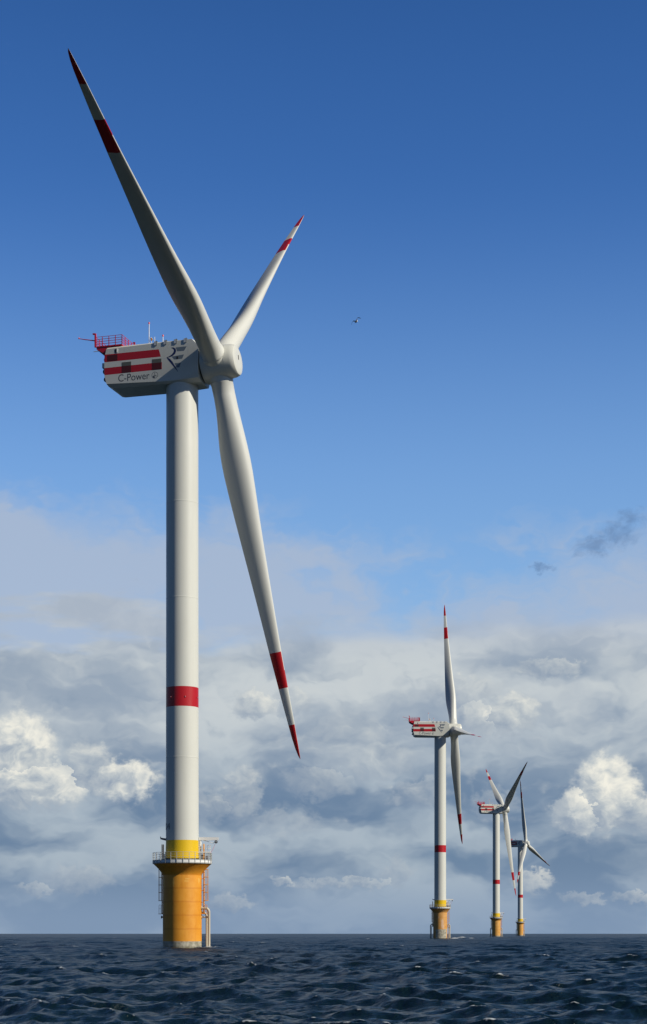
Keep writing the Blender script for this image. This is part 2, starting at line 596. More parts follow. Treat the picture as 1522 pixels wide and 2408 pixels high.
def railing_mesh():
    b = MB()
    n = 30
    for i in range(n):
        a = 2 * math.pi * i / n
        M = Matrix.Rotation(a, 4, 'Z')
        b.box((4.60, -0.035, 13.35), (4.68, 0.035, 15.02), STEEL, M)
    for z, r in ((15.02, 0.030), (14.66, 0.02), (14.28, 0.02)):
        pts = [(4.64 * math.cos(2 * math.pi * j / 90), 4.64 * math.sin(2 * math.pi * j / 90), z) for j in range(91)]
        b.tube(pts, r, STEEL, 6)
    return b.mesh('railing', 30)


def flange_bolts():
    b = MB()
    b.lathe([(2.62, 13.9), (2.80, 13.9), (2.80, 14.0), (2.62, 14.0)], STEEL, 72, caps=False)
    for i in range(60):
        M = Matrix.Rotation(2 * math.pi * i / 60, 4, 'Z')
        b.box((2.66, -0.05, 13.99), (2.75, 0.05, 14.18), DARK, M)
    return b.mesh('bolt_ring', 0)


def ladder_mesh():
    """boat ladder with safety hoops, on the +x side"""
    b = MB()
    M_ = ORANGE_STEEL
    for s in (-0.24, 0.24):
        b.tube([(3.42, s, 5.5), (3.42, s, 16.35), (3.42, s, 16.5)], [0.085, 0.085, 0.03], M_, 10)
    z = 5.7
    while z < 16.2:
        b.tube([(3.42, -0.24, z), (3.42, 0.24, z)], 0.022, M_, 6)
        z += 0.3
    for z in (5.55, 7.3, 9.15, 11.0):
        for s in (-0.24, 0.24):
            b.tube([(3.02, s, z), (3.42, s, z)], 0.055, M_, 8)
    # hoops
    def hoop(z, r=0.36):
        pts = [(3.42, -0.3, z), (3.7, -r, z)] + [(3.74 + 0.36 * math.sin(R(a)), -r * math.cos(R(a)), z) for a in range(0, 181, 20)] + [(3.7, r, z), (3.42, 0.3, z)]
        b.tube(pts, 0.045, M_, 6)
    for z in (7.55, 8.85, 10.05, 11.25, 12.45):
        hoop(z)
    for x, y in ((3.50, -0.36), (3.50, 0.36), (3.76, -0.36), (3.76, 0.36), (4.02, -0.22), (4.02, 0.22), (4.10, 0)):
        b.tube([(x, y, 7.55), (x, y, 12.45)], 0.024, M_, 6)
    # lower landing with a small basket
    b.box((3.1, -0.4, 5.42), (3.98, 0.4, 5.50), M_)
    for s in (-0.36, 0.36):
        b.tube([(3.55, s, 5.5), (3.55, s, 6.8), (3.62, s, 6.88), (3.84, s, 6.88), (3.9, s, 6.8), (3.9, s, 5.5)], 0.028, M_, 6)
    b.tube([(3.9, -0.36, 6.3), (3.9, 0.36, 6.3)], 0.024, M_, 6)
    return b.mesh('boat_ladder', 40)


def pipe_mesh(x, r, top, y, into):
    """a cable pipe that rises from the sea and bends into the column"""
    b = MB()
    e = 0.62
    pts = [(x, y, -5), (x, y, top - e)] + [(px, y, pz) for px, pz in arc(x - e, top - e, e, 0, 90)[1:]] + [(into, y, top)]
    b.tube(pts, r, PIPE, 16)
    b.lathe([(r + 0.1, 0), (r + 0.1, 0.12)], PIPE, 16, M=Matrix.Translation((into + 0.12, y, top)) @ Matrix.Rotation(R(90), 4, 'Y'))
    return b.mesh('cable_pipe', 40)


def bracket_mesh():
    b = MB()
    b.tube([(2.9, -0.2, 4.95), (4.05, -0.2, 4.95)], 0.14, PIPE, 12)
    b.lathe([(0.27, 0), (0.27, 0.16)], PIPE, 16, M=Matrix.Translation((3.02, -0.2, 4.95)) @ Matrix.Rotation(R(90), 4, 'Y'))
    return b.mesh('pipe_clamp', 40)


def stub_mesh():
    b = MB()
    b.lathe([(0.13, 0), (0.13, 0.2), (0.23, 0.2), (0.23, 0.32)], SLATE, 16, M=Matrix.Translation((-3.0, -0.3, 4.95)) @ Matrix.Rotation(R(-90), 4, 'Y'))
    return b.mesh('pipe_stub', 40)


def crane_mesh():
    b = MB()
    # post on brackets beside the tower, beam, strut
    b.tube([(2.86, -0.1, 13.92), (2.86, -0.1, 17.1)], 0.16, WHITESTEEL, 14)
    b.box((2.52, -0.2, 15.9), (2.86, 0.0, 16.1), WHITESTEEL)
    b.box((2.62, -0.30, 17.04), (5.74, 0.10, 17.52), WHITESTEEL)
    b.tube([(3.1, -0.1, 17.12), (4.95, -0.1, 16.58)], 0.05, WHITESTEEL, 8)
    b.tube([(4.95, -0.1, 16.58), (5.25, -0.1, 16.95)], 0.035, WHITESTEEL, 8)
    return b.mesh('crane_beam', 30)


def hoist_mesh():
    b = MB()
    Mx = Matrix.Translation((5.33, -0.1, 16.80)) @ Matrix.Rotation(R(90), 4, 'X')
    b.lathe([(0.18, -0.2), (0.25, -0.17), (0.25, 0.17), (0.18, 0.2)], SLATE, 24, M=Mx)
    b.lathe([(0.06, 0.2), (0.06, 0.24)], WHITESTEEL, 12, M=Mx)
    b.box((5.2, -0.2, 17.0), (5.46, 0.0, 17.1), SLATE)
    return b.mesh('hoist', 30)


def rope_mesh():
    b = MB()
    pts = [(5.18 - 0.72 * t ** 1.5, -0.1, 16.58 - 1.5 * t) for t in np.linspace(0, 1, 9)]
    b.tube(pts, 0.022, PINK, 6)
    return b.mesh('rope', 40)


def lefthand_bracket():
    b = MB()
    pts = [(-2.45, 17.32), (-3.2, 17.42), (-3.33, 17.42), (-3.38, 17.62), (-3.46, 17.62), (-3.42, 17.2), (-2.45, 16.95)]
    b.rings([[(x, y, z) for x, z in pts] for y in (-0.35, 0.15)], SLATE)
    return b.mesh('equipment_bracket', 0)


def landing_mesh():
    b = MB()
    W = WHITESTEEL
    b.box((2.55, -0.5, 15.05), (4.42, 0.9, 15.22), W)
    for x, y in ((2.75, -0.45), (4.36, -0.45), (4.36, 0.85)):
        b.box((x - 0.05, y - 0.05, 13.9), (x + 0.05, y + 0.05, 15.05), STEEL)
    for x0, x1 in ((2.72, 3.3), (3.88, 4.40)):
        for y in (-0.46, 0.86):
            for x in (x0, x1):
                b.box((x - 0.025, y - 0.025, 15.22), (x + 0.025, y + 0.025, 16.32), W)
            for z in (15.75, 16.30):
                b.box((x0 - 0.03, y - 0.022, z - 0.025), (x1 + 0.03, y + 0.022, z + 0.025), W)
    for z in (15.75, 16.30):
        b.box((4.375, -0.43, z - 0.025), (4.42, 0.83, z + 0.025), W)
    return b.mesh('access_landing', 0)


def cabinet_mesh(a, c, m):
    b = MB()
    b.box(a, c, m)
    x1, y0 = c[0], a[1]
    b.box((a[0] + 0.06, y0 - 0.02, a[2] + 0.1), (x1 - 0.06, y0 + 0.01, c[2] - 0.1), GREYWHITE)
    return b.mesh('deck_cabinet', 0)


# ---------------------------------------------------------------- nacelle: x towards the rotor, near side at -y, heights above the sea
NW = 2.95


def nacelle_mesh():
    b = MB()
    # (x, half width, height) outline of one side; mirrored; faces listed by hand
    P = {}
    def pt(k, x, w, z):
        P[k] = (x, w, z)
    pt('rt', -11.55, 2.35, 95.0);  pt('ft', 2.55, 2.35, 95.0)          # roof edge
    pt('rs', -11.65, NW, 94.55);   pt('fs', 2.70, NW, 94.80)           # top of the side
    pt('fe', 3.78, NW, 93.67)
    pt('r1', -12.0, NW, 93.2)
    pt('r2', -12.0, NW, 90.4)
    pt('rb', -11.63, NW, 89.05);   pt('mb', -1.0, NW, 88.60)
    pt('fm', 3.74, NW, 90.1)
    pt('fu', 3.62, 2.45, 88.90)
    pt('ub', -10.7, 2.45, 88.42);   pt('um', -1.0, 2.45, 88.36)
    pt('uf', 3.80, 1.7, 88.38)
    pt('uc', -11.35, 2.75, 88.66)
    pt('fr', 3.80, 1.9, 94.2)
    keys = list(P)
    ix = {}
    vs = []
    for sgn in (-1, 1):
        for k in keys:
            x, w, z = P[k]
            ix[k, sgn] = len(vs)
            vs.append((x, sgn * w, z))
    F = []
    for s in (-1, 1):
        g = lambda *ks: tuple(ix[k, s] for k in ks)
        F += [g('rs', 'r1', 'r2', 'rb', 'mb', 'fm', 'fe', 'fs'),        # side
              g('rt', 'rs', 'fs', 'ft'),                               # roof bevel
              g('ft', 'fs', 'fe', 'fr'),                               # front chamfer
              g('mb', 'fu', 'fm'),                                     # slanted cheek under the front
              g('rb', 'uc', 'ub', 'um', 'mb'), g('mb', 'um', 'uf', 'fu'),      # turned-in underside
              ]
    a = lambda k: (ix[k, -1], ix[k, 1])
    def across(*ks):
        l = [ix[k, -1] for k in ks] + [ix[k, 1] for k in reversed(ks)]
        return tuple(l)
    F += [across('rt', 'ft'), across('ft', 'fr'), across('ub', 'um'), across('um', 'uf'),
          across('fr', 'fe', 'fm', 'fu', 'uf'), across('rt', 'rs', 'r1'), across('r1', 'r2'), across('r2', 'rb', 'uc'), across('uc', 'ub')]
    b.add(vs, F, WHITE)
    # stripes, both sides, 5 mm proud
    for s in (-1, 1):
        y0, y1 = s * (NW - 0.01), s * (NW + 0.002)
        for pts in ([(-11.98, 93.70), (-2.80, 93.70), (-2.45, 92.52), (-11.98, 92.50)], [(-11.98, 91.58), (-2.28, 91.66), (-2.28, 90.53), (-11.98, 90.48)]):
            b.rings([[(x, y, z) for x, z in pts] for y in (y0, y1)], RED)
        # panel seams of the roof edge
        for x in (-8.6, -3.6):
            b.box((x - 0.02, min(y0, y1), 93.76), (x + 0.02, max(y0, y1), 94.5), GREYWHITE)
        b.box((-2.3, min(y0, y1), 92.14), (-1.3, max(y0, y1), 92.19), GREYWHITE)
        b.box((2.0, min(y0, y1), 92.0), (2.03, max(y0, y1), 94.3), GREYWHITE)
    # white band that stands out at the tail
    b.box((-12.42, -NW + 0.1, 91.66), (-11.9, NW - 0.1, 92.42), WHITE)
    return b.mesh('nacelle', 28)


def tail_vent(z, hh, d):
    b = MB()
    b.rings([[(-11.9 - d * math.sin(R(a)), y, z + hh * math.cos(R(a))) for a in range(0, 181, 20)] for y in (-2.6, 2.6)], SLATE)
    return b.mesh('tail_vent', 30)


def side_grille(s, xa, xb, parts):
    b = MB()
    y0, y1 = sorted((s * (NW - 0.01), s * (NW + 0.016)))
    for za, zb, m in parts:
        b.box((xa, y0, za), (xb, y1, zb), m)
    return b.mesh('vent_grille', 0)


def side_window():
    b = MB()
    b.box((-10.22, -NW - 0.02, 93.84), (-9.90, -NW + 0.01, 94.42), DARK)
    b.box((-9.90, -NW - 0.05, 93.84), (-9.70, -NW + 0.01, 94.42), WHITESTEEL)
    return b.mesh('window', 0)


def roof_lug(s, x):
    b = MB()
    y0, y1 = sorted((s * 2.5, s * (NW + 0.08)))
    b.box((x - 0.20, y0, 94.35), (x + 0.16, y1, 94.98), GREYWHITE)
    b.box((x + 0.16, y0, 94.30), (x + 0.25, y1, 95.06), SLATE)
    return b.mesh('lifting_lug', 0)


def flat(pts, m, t=0.002):
    b = MB()
    b.rings([[(x, -NW + 0.01, z) for x, z in pts], [(x, -NW - t, z) for x, z in pts]], m)
    return b


def swoosh(c, t):
    """a brush stroke that swells and thins: points of x, height, half width"""
    b = MB()
    L, Q = [], []
    for i, (x, z, w) in enumerate(c):
        x0, z0, _ = c[max(i - 1, 0)]
        x1, z1, _ = c[min(i + 1, len(c) - 1)]
        d = Vector((x1 - x0, z1 - z0)).normalized()
        L.append((x - d.y * w, z + d.x * w)); Q.append((x + d.y * w, z - d.x * w))
    b.rings([[(L[i][0], -NW + 0.01, L[i][1]), (L[i][0], -NW - t, L[i][1]), (Q[i][0], -NW - t, Q[i][1]), (Q[i][0], -NW + 0.01, Q[i][1])] for i in range(len(c))], NAVY)
    return b.mesh('emblem_swoosh', 0)


def name_mesh():
    """the operator's name and its round turbine sign"""
    me, co = text_mesh('C-Power', 1.0)
    x0, x1 = co[:, 0].min(), co[:, 0].max()
    kx = (9.62 - 4.36) / (x1 - x0)
    cap = co[:, 1].max()
    kz = 1.12 / cap
    for v in me.vertices:
        v.co = (-9.62 + (v.co.x - x0) * kx, -NW - (0.0025 if v.co.z > 0 else -0.01), 89.22 + v.co.y * kz)
    me.materials.append(LETTER)
    return me


def sign_mesh():
    b = MB()
    cx, cz = -3.46, 89.72
    def ringpts(r, y): return [(cx + r * math.cos(R(a)), y, cz + r * math.sin(R(a))) for a in range(0, 360, 12)]
    o = [ringpts(0.52, -NW + 0.01), ringpts(0.52, -NW - 0.003), ringpts(0.47, -NW - 0.003), ringpts(0.47, -NW + 0.01)]
    b.rings(o, LETTER, caps=False)
    for a in (90, 210, 330):
        d = Vector((math.cos(R(a)), math.sin(R(a))))
        n = Vector((-d.y, d.x))
        pts = [(cx + d.x * r + n.x * w, cz + d.y * r + n.y * w) for r, w in ((0.05, .03), (0.16, .06), (0.44, .01), (0.44, -.01), (0.05, -.03))]
        b.rings([[(x, y, z) for x, z in pts] for y in (-NW + 0.01, -NW - 0.003)], LETTER)
    pts = [(cx - .03, cz), (cx + .03, cz), (cx + .04, cz - .45), (cx - .04, cz - .45)]
    b.rings([[(x, y, z) for x, z in pts] for y in (-NW + 0.01, -NW - 0.0022)], LETTER)
    pts = [(cx - .38, cz - .2), (cx - .1, cz - .12), (cx - .06, cz - .44), (cx - .25, cz - .38)]
    b.rings([[(x, y, z) for x, z in pts] for y in (-NW + 0.01, -NW - 0.0022)], LETTER)
    return b.mesh('turbine_sign', 0)


def mast_mesh():
    b = MB()
    b.tube([(-5.25, -0.9, 95.0), (-5.25, -0.9, 98.55)], 0.06, WHITESTEEL, 10)
    b.tube([(-5.6, -0.9, 95.0), (-5.25, -0.9, 95.6), (-4.9, -0.9, 95.0)], 0.03, STEEL, 6)
    b.tube([(-5.25, -1.6, 95.0), (-5.25, -0.9, 95.6)], 0.03, STEEL, 6)
    b.tube([(-5.25, -0.9, 96.5), (-4.85, -0.9, 96.15), (-4.3, -0.9, 95.9)], 0.05, GREYWHITE, 6)
    b.box((-4.95, -1.0, 95.9), (-4.72, -0.8, 96.3), ORANGE_STEEL)
    return b.mesh('instrument_mast', 40)


def gauge_mesh(x):
    b = MB()
    b.tube([(x, -0.9, 94.98), (x, -0.9, 96.45)], 0.035, WHITESTEEL, 8)
    b.tube([(x - 0.15, -0.9, 96.0), (x + 0.15, -0.9, 96.0)], 0.03, WHITESTEEL, 6)
    return b.mesh('wind_gauge', 40)


def short_mast():
    b = MB()
    b.tube([(-2.9, -0.9, 94.98), (-2.9, -0.9, 96.35)], 0.055, WHITESTEEL, 10)
    return b.mesh('lamp_mast', 40)


def roof_dome(x, y, r, h):
    b = MB()
    b.lathe([(r, 94.98), (r * 0.9, 95 + h * 0.6), (r * 0.2, 95 + h)], WHITESTEEL, 16, M=Matrix.Translation((x, y, 0)))
    return b.mesh('roof_dome', 40)


def mast_lamp(x, z):
    b = MB()
    b.lathe([(0.06, z), (0.13, z + 0.06), (0.13, z + 0.22), (0.05, z + 0.32)], PALERED, 12, M=Matrix.Translation((x, -0.9, 0)))
    return b.mesh('warning_lamp', 40)


HX0, HX1, HY0, HY1, HZ0 = -13.6, -9.15, -2.6, 2.6, 95.10


def hoist_deck():
    b = MB()
    b.box((HX0, HY0, HZ0), (HX1, HY1, HZ0 + 0.16), REDSTEEL)
    for y in (-2.5, -0.9, 0.9, 2.5):           # gussets down to the tail
        pts = [(-13.5, HZ0), (-11.6, HZ0), (-11.6, 94.0), (-12.1, 94.0), (-13.5, HZ0 - 0.3)]
        b.rings([[(x, yy, z) for x, z in pts] for yy in (y - 0.05, y + 0.05)], REDSTEEL)
    b.box((-13.55, -2.45, HZ0 - 0.28), (-13.3, 2.45, HZ0 - 0.02), REDSTEEL)
    return b.mesh('hoist_deck', 0)


def hoist_railing():
    b = MB()
    top = HZ0 + 1.62
    def run(p, q, n):
        p, q = Vector(p), Vector(q)
        for i in range(n + 1):
            c = p.lerp(q, i / n)
            b.box((c.x - 0.045, c.y - 0.045, HZ0 + 0.16), (c.x + 0.045, c.y + 0.045, top), REDSTEEL)
        for z in (top, HZ0 + 1.25, HZ0 + 0.88, HZ0 + 0.5):
            b.tube([(p.x, p.y, z), (q.x, q.y, z)], 0.038, REDSTEEL, 6)
        # fine mesh infill as thin wires
        m = int((q - p).length / 0.22)
        for i in range(m):
            c = p.lerp(q, (i + 0.5) / m)
            b.tube([(c.x, c.y, HZ0 + 0.16), (c.x, c.y, HZ0 + 1.25)], 0.010, REDSTEEL, 4)
    a, c, d, e = (HX0, HY0, 0), (HX1, HY0, 0), (HX1, HY1, 0), (HX0, HY1, 0)
    run(a, c, 4); run(c, d, 4); run(e, d, 4); run(a, e, 4)
    b.box((HX1 - 0.1, HY1 - 0.06, HZ0), (HX1 + 0.08, HY1 + 0.1, HZ0 + 2.1), REDSTEEL)
    b.box((HX1 - 0.3, HY1 - 0.06, HZ0 + 1.95), (HX1 + 0.08, HY1 + 0.1, HZ0 + 2.12), REDSTEEL)
    return b.mesh('hoist_railing', 0)


def tail_post():
    b = MB()
    b.box((-13.78, -2.75, HZ0 + 0.02), (-13.55, -2.5, HZ0 + 2.2), REDSTEEL)
    b.box((-14.1, -2.75, HZ0 + 2.05), (-13.78, -2.5, HZ0 + 2.25), REDSTEEL)
    return b.mesh('tail_post', 30)


def tail_boom():
    b = MB()
    b.tube([(-13.6, -2.6, HZ0 + 1.05), (-15.4, -2.6, HZ0 + 1.42), (-16.5, -2.6, HZ0 + 1.68)], [0.09, 0.07, 0.05], REDSTEEL, 8)
    b.lathe([(0.09, 0), (0.13, 0.08), (0.05, 0.25)], PALERED, 10, M=Matrix.Translation((-16.5, -2.6, HZ0 + 1.62)))
    return b.mesh('tail_boom', 30)


def grey_boom():
    b = MB()
    b.tube([(-13.5, 1.5, HZ0 + 0.9), (-15.8, 1.5, HZ0 + 0.85)], 0.05, STEEL, 8)
    return b.mesh('tail_boom', 30)


# ---------------------------------------------------------------- rotor: x along the axis, origin at the hub centre
def spinner_mesh():
    b = MB()
    M = Matrix.Rotation(R(90), 4, 'Y')
    prof = [(2.2, -2.15), (2.82, -2.10), (2.90, -1.6), (2.86, 0.0), (2.62, 1.8), (2.52, 2.6), (2.42, 3.0), (2.22, 3.28), (1.95, 3.40), (1.2, 3.43)]
    b.lathe(prof, WHITE, 72, M=M)
    # panel joints
    for x, r in ((1.75, 2.635),):
        b.lathe([(r, x - 0.02), (r + 0.006, x - 0.015), (r + 0.006, x + 0.015), (r - 0.003, x + 0.02)], GREYWHITE, 72, caps=False, M=M)
    b.lathe([(2.3, -2.55), (2.3, -2.05)], DARK, 48, M=M)
    return b.mesh('spinner', 30)


def nose_hatch():
    b = MB()
    b.box((3.42, -0.12, 0.05), (3.47, 0.12, 0.75), DARK)
    b.box((3.42, 0.14, 0.05), (3.46, 0.2, 0.75), GREYWHITE)
    return b.mesh('nose_hatch', 0)


def socket_mesh():
    b = MB()
    b.lathe([(2.02, 0.8), (1.98, 2.35), (1.84, 2.75)], WHITE, 48, caps=True)
    return b.mesh('blade_socket', 40)


def blade_mesh():
    """leading edge +x, span +z; the chord lies along the rotor axis: the blades are feathered"""
    st = [  # r, ahead of the axis, behind the axis, thickness ratio, twist
        (1.9, 1.72, 1.72, 1.0, 13.3), (2.55, 1.72, 1.72, 1.0, 13.3), (2.66, 1.82, 1.82, 1.0, 13.3), (3.0, 1.84, 1.84, 1.0, 13.3), (3.1, 1.74, 1.74, 1.0, 13.3),
        (5.0, 1.70, 1.72, 0.98, 13.3), (7.0, 1.72, 1.80, 0.90, 13.3), (9.0, 1.78, 2.02, 0.79, 13.3), (11.0, 1.86, 2.30, 0.67, 13.3), (13.0, 1.93, 2.54, 0.58, 13.0),
        (15.0, 1.96, 2.66, 0.52, 12.2), (17.0, 1.92, 2.68, 0.475, 11.4), (20.0, 1.76, 2.60, 0.435, 10.2), (24.0, 1.50, 2.44, 0.395, 8.6), (29.0, 1.24, 2.20, 0.355, 6.8),
        (34.0, 1.02, 1.95, 0.32, 5.2), (40.0, 0.76, 1.68, 0.285, 3.6), (45.5, 0.54, 1.46, 0.26, 2.4), (48.5, 0.45, 1.30, 0.25, 1.8), (51.3, 0.38, 1.17, 0.24, 1.3), (54.5, 0.31, 0.99, 0.23, 0.8),
        (57.3, 0.24, 0.82, 0.22, 0.4), (59.5, 0.16, 0.68, 0.22, 0.2), (61.2, 0.10, 0.50, 0.22, 0.1), (62.4, 0.04, 0.28, 0.22, 0), (63.0, -0.02, 0.06, 0.2, 0)]
    n = 40
    rr = []
    for r, le, te, tr, tw in st:
        c = le + te
        circ = min(1.0, max(0.0, (tr - 0.44) / 0.5)) if r < 20 else 0.0
        ring = []
        for j in range(n):
            a = 2 * math.pi * j / n
            # airfoil: u runs 0 at the leading edge to 1 at the trailing edge
            u = 0.5 - 0.5 * math.cos(a)
            yt = 5 * (0.2969 * math.sqrt(u) - 0.126 * u - 0.3516 * u * u + 0.2843 * u ** 3 - 0.1030 * u ** 4) * tr
            camb = 0.03 * 4 * u * (1 - u) * (1 - circ)
            sgn = 1 if a <= math.pi else -1
            yf = sgn * yt + camb
            ye = 0.5 * math.sin(a) * tr
            yy = (yf * (1 - circ) + ye * circ) * c
            xx = le - u * c
            t = -R(tw)
            ring.append((xx * math.cos(t) - yy * math.sin(t), xx * math.sin(t) + yy * math.cos(t), r))
        rr.append(ring)
    # flapwise bend of the unloaded blade is small: none is modelled
    mats = []
    for i in range(len(st) - 1):
        r0 = st[i][0]
        band = 45.4 < r0 < 51.2 or r0 > 57.2
        row = []
        for j in range(n):
            edge = j in (0, 1, n - 1, n - 2)
            strip = edge and (45.4 < r0 < 48.4 or 57.2 < r0 < 63)
            row.append(RED if band and not strip else BLADEW)
        mats.append(row)
    b = MB()
    b.rings(rr, mats)
    return b.mesh('blade', 50)


ME = {}


def shared(key, fn, *a):
    if key not in ME:
        ME[key] = fn(*a)
    return ME[key]


def turbine(base, axis_deg, azim_deg, found, label, pitch, left_pipe, mark):
    root = bpy.data.objects.new('wind_turbine', None)
    COL.objects.link(root)
    root.location = base
    tag(root, label, 'wind turbine', 'wind turbines standing in a row in the sea')
    sh = shared
    fo = obj('foundation', sh('f' + found.name, foundation_mesh, found), root)
    lad = sh('ladder', ladder_mesh)
    obj('boat_ladder', lad, fo, Matrix.Rotation(R(-3), 4, 'Z'))
    obj('boat_ladder', lad, fo, Matrix.Rotation(R(159), 4, 'Z'))
    obj('cable_pipe', sh('p1', pipe_mesh, 4.22, 0.215, 6.35, -0.35, 2.9), fo)
    obj('cable_pipe', sh('p2', pipe_mesh, 3.80, 0.15, 5.7, 0.5, 2.9), fo)
    obj('pipe_clamp', sh('pc', bracket_mesh), fo)
    if left_pipe:
        obj('cable_pipe', sh('p1', pipe_mesh), fo, Matrix.Rotation(R(180), 4, 'Z'))
        obj('cable_pipe', sh('p2', pipe_mesh), fo, Matrix.Rotation(R(180), 4, 'Z'))
    else:
        obj('pipe_stub', sh('ps', stub_mesh), fo)
    pl = obj('work_platform', sh('deck', deck_mesh), root)
    obj('railing', sh('rail', railing_mesh), pl)
    obj('access_landing', sh('land', landing_mesh), pl)
    obj('deck_cabinet', sh('cab1', cabinet_mesh, (2.95, -0.3, 13.88), (3.35, 0.5, 14.75), SLATE), pl)
    obj('deck_cabinet', sh('cab2', cabinet_mesh, (3.62, -0.2, 13.88), (4.15, 0.5, 14.62), GREYWHITE), pl)
    tw = obj('tower', sh('tower', tower_mesh), root)
    obj('bolt_ring', sh('bolts', flange_bolts), tw)
    obj('equipment_bracket', sh('brk', lefthand_bracket), tw)
    for ang in (-128, -75, -20, 60, 140):
        obj('obstruction_lamp', sh('lamp', lamp_mesh), tw, Matrix.Rotation(R(ang), 4, 'Z'))
    if mark:
        obj('marking', sh('mark', tower_marking, mark), tw)
    cr = obj('crane', sh('crane', crane_mesh), root)
    obj('hoist', sh('hoist', hoist_mesh), cr)
    obj('rope', sh('rope', rope_mesh), cr)
    Ma = Matrix.Rotation(R(-axis_deg), 4, 'Z')
    na = obj('nacelle', sh('nac', nacelle_mesh), root, Ma)
    for a in ((93.0, 0.42, 0.34), (91.15, 0.50, 0.52), (89.9, 0.40, 0.36)):
        obj('tail_vent', sh(('tv', a), tail_vent, *a), na)
    lowg = ((90.56, 91.60, GRILLE_RED), (91.60, 92.22, GRILLE_GREY))
    for sd in (-1, 1):
        obj('vent_grille', sh(('g', sd, 0), side_grille, sd, -11.45, -9.75, ((92.62, 93.55, GRILLE_RED),)), na)
        obj('vent_grille', sh(('g', sd, 1), side_grille, sd, -9.0, -7.45, lowg), na)
        obj('vent_grille', sh(('g', sd, 2), side_grille, sd, -3.9, -2.36, lowg), na)
        for x in (-3.37, -1.77, -0.05, 1.58):
            obj('lifting_lug', sh(('l', sd, x), roof_lug, sd, x), na)
    obj('window', sh('win', side_window), na)
    obj('emblem_swoosh', sh('sw1', swoosh, [(-0.68, 93.72, 0.04), (-0.38, 93.66, 0.11), (-0.14, 93.45, 0.17), (-0.08, 93.15, 0.19), (-0.22, 92.85, 0.19), (-0.52, 92.58, 0.15), (-0.95, 92.38, 0.10), (-1.50, 92.27, 0.02)], 0.003), na)
    obj('emblem_swoosh', sh('sw2', swoosh, [(-1.42, 92.25, 0.05), (-1.05, 91.92, 0.17), (-0.62, 91.40, 0.17), (-0.15, 90.72, 0.11), (0.20, 90.22, 0.06), (0.40, 89.90, 0.015)], 0.004), na)
    for k, pts in enumerate(([(0.02, 93.72), (1.86, 93.74), (1.42, 93.06), (0.28, 93.08)], [(-0.66, 92.36), (1.41, 92.50), (1.10, 91.85), (-0.25, 91.86)], [(-0.19, 91.27), (0.90, 91.27), (0.65, 90.57), (0.22, 90.56)])):
        obj('emblem_bar', sh(('bar', k), lambda p: flat(p, GREYBLUE).mesh('emblem_bar', 0), pts), na)
    obj('hatch', sh('hatch', lambda: flat([(0.16, 92.30), (0.46, 92.30), (0.46, 91.90), (0.16, 91.90)], DARK, 0.02).mesh('hatch', 0)), na)
    obj('lettering', sh('name', name_mesh), na)
    obj('turbine_sign', sh('sign', sign_mesh), na)
    obj('instrument_mast', sh('mast', mast_mesh), na)
    obj('wind_gauge', sh('wg1', gauge_mesh, -4.85), na)
    obj('wind_gauge', sh('wg2', gauge_mesh, -4.3), na)
    obj('lamp_mast', sh('sm', short_mast), na)
    for a in ((-6.75, -0.9, 0.3, 0.28), (-7.2, -0.4, 0.22, 0.22), (-3.55, -0.9, 0.11, 0.5)):
        obj('roof_dome', sh(a, roof_dome, *a), na)
    obj('warning_lamp', sh('wl1', mast_lamp, -5.25, 98.55), na)
    obj('warning_lamp', sh('wl2', mast_lamp, -2.9, 96.35), na)
    hp = obj('hoist_platform', sh('hd', hoist_deck), root, Ma)
    obj('hoist_railing', sh('hr', hoist_railing), hp)
    obj('tail_post', sh('tp', tail_post), hp)
    obj('tail_boom', sh('tb', tail_boom), hp)
    obj('tail_boom', sh('gb', grey_boom), hp)
    Mh = Ma @ Matrix.Translation((OVER, 0, HUB_Z)) @ Matrix.Rotation(R(-5), 4, 'Y')
    so = obj('spinner', sh('spin', spinner_mesh), root, Mh)
    obj('nose_hatch', sh('nose', nose_hatch), so)
    for k, cone in ((0, 3.3), (-120, 3.2), (120, 3.9)):            # flap of the resting blades: the lowest hangs forward most
        Mr = Matrix.Rotation(R(azim_deg + k), 4, 'X')
        obj('blade_socket', sh('sock', socket_mesh), so, Mr)
        obj('blade', sh('blade', blade_mesh), root, Mh @ Mr @ Matrix.Rotation(R(cone), 4, 'Y') @ Matrix.Rotation(R(pitch), 4, 'Z'))
    return root


turbine((-22.24, 274.4, 0), 16.3, 71.66, FOUND1, 'nearest and tallest white wind turbine, on a bright orange column with one dark raised blade', -5.0, False, 'D4')
turbine((51.1, 763.0, 0), -2.0, 99.6, FOUND2, 'wind turbine with one blade straight up, its column worn to grey concrete', -11.0, True, None)
turbine((124.1, 1251.6, 0), -9.6, 62.65, FOUND3, 'third wind turbine with two blades raised in a V above its nacelle', -5.0, True, None)
turbine((195.4, 1729.8, 0), 25.2, 130.5, FOUND3, 'farthest and smallest wind turbine, one blade crossing in front of its own tower', -5.0, True, None)


# ------------------------------------------------------------------ sea
BASES = [(-22.24, 274.4, [(0.7, -3.3, 0.55, 1.3, 1.0), (4.0, -0.8, 0.9, 1.5, 1.0), (5.3, -1.5, 1.0, 1.6, 0.6)]),
         (51.1, 763.0, [(5.5, -3.0, 2.4, 4.0, 1.1), (9.5, 0.0, 2.4, 5.0, 1.1), (14.0, 12.0, 2.4, 6.0, 1.0)]),
         (124.1, 1251.6, [(4.5, 0.0, 1.5, 6.0, 0.8)]), (195.4, 1729.8, [(8.0, -60.0, 2.0, 15.0, 0.8)])]


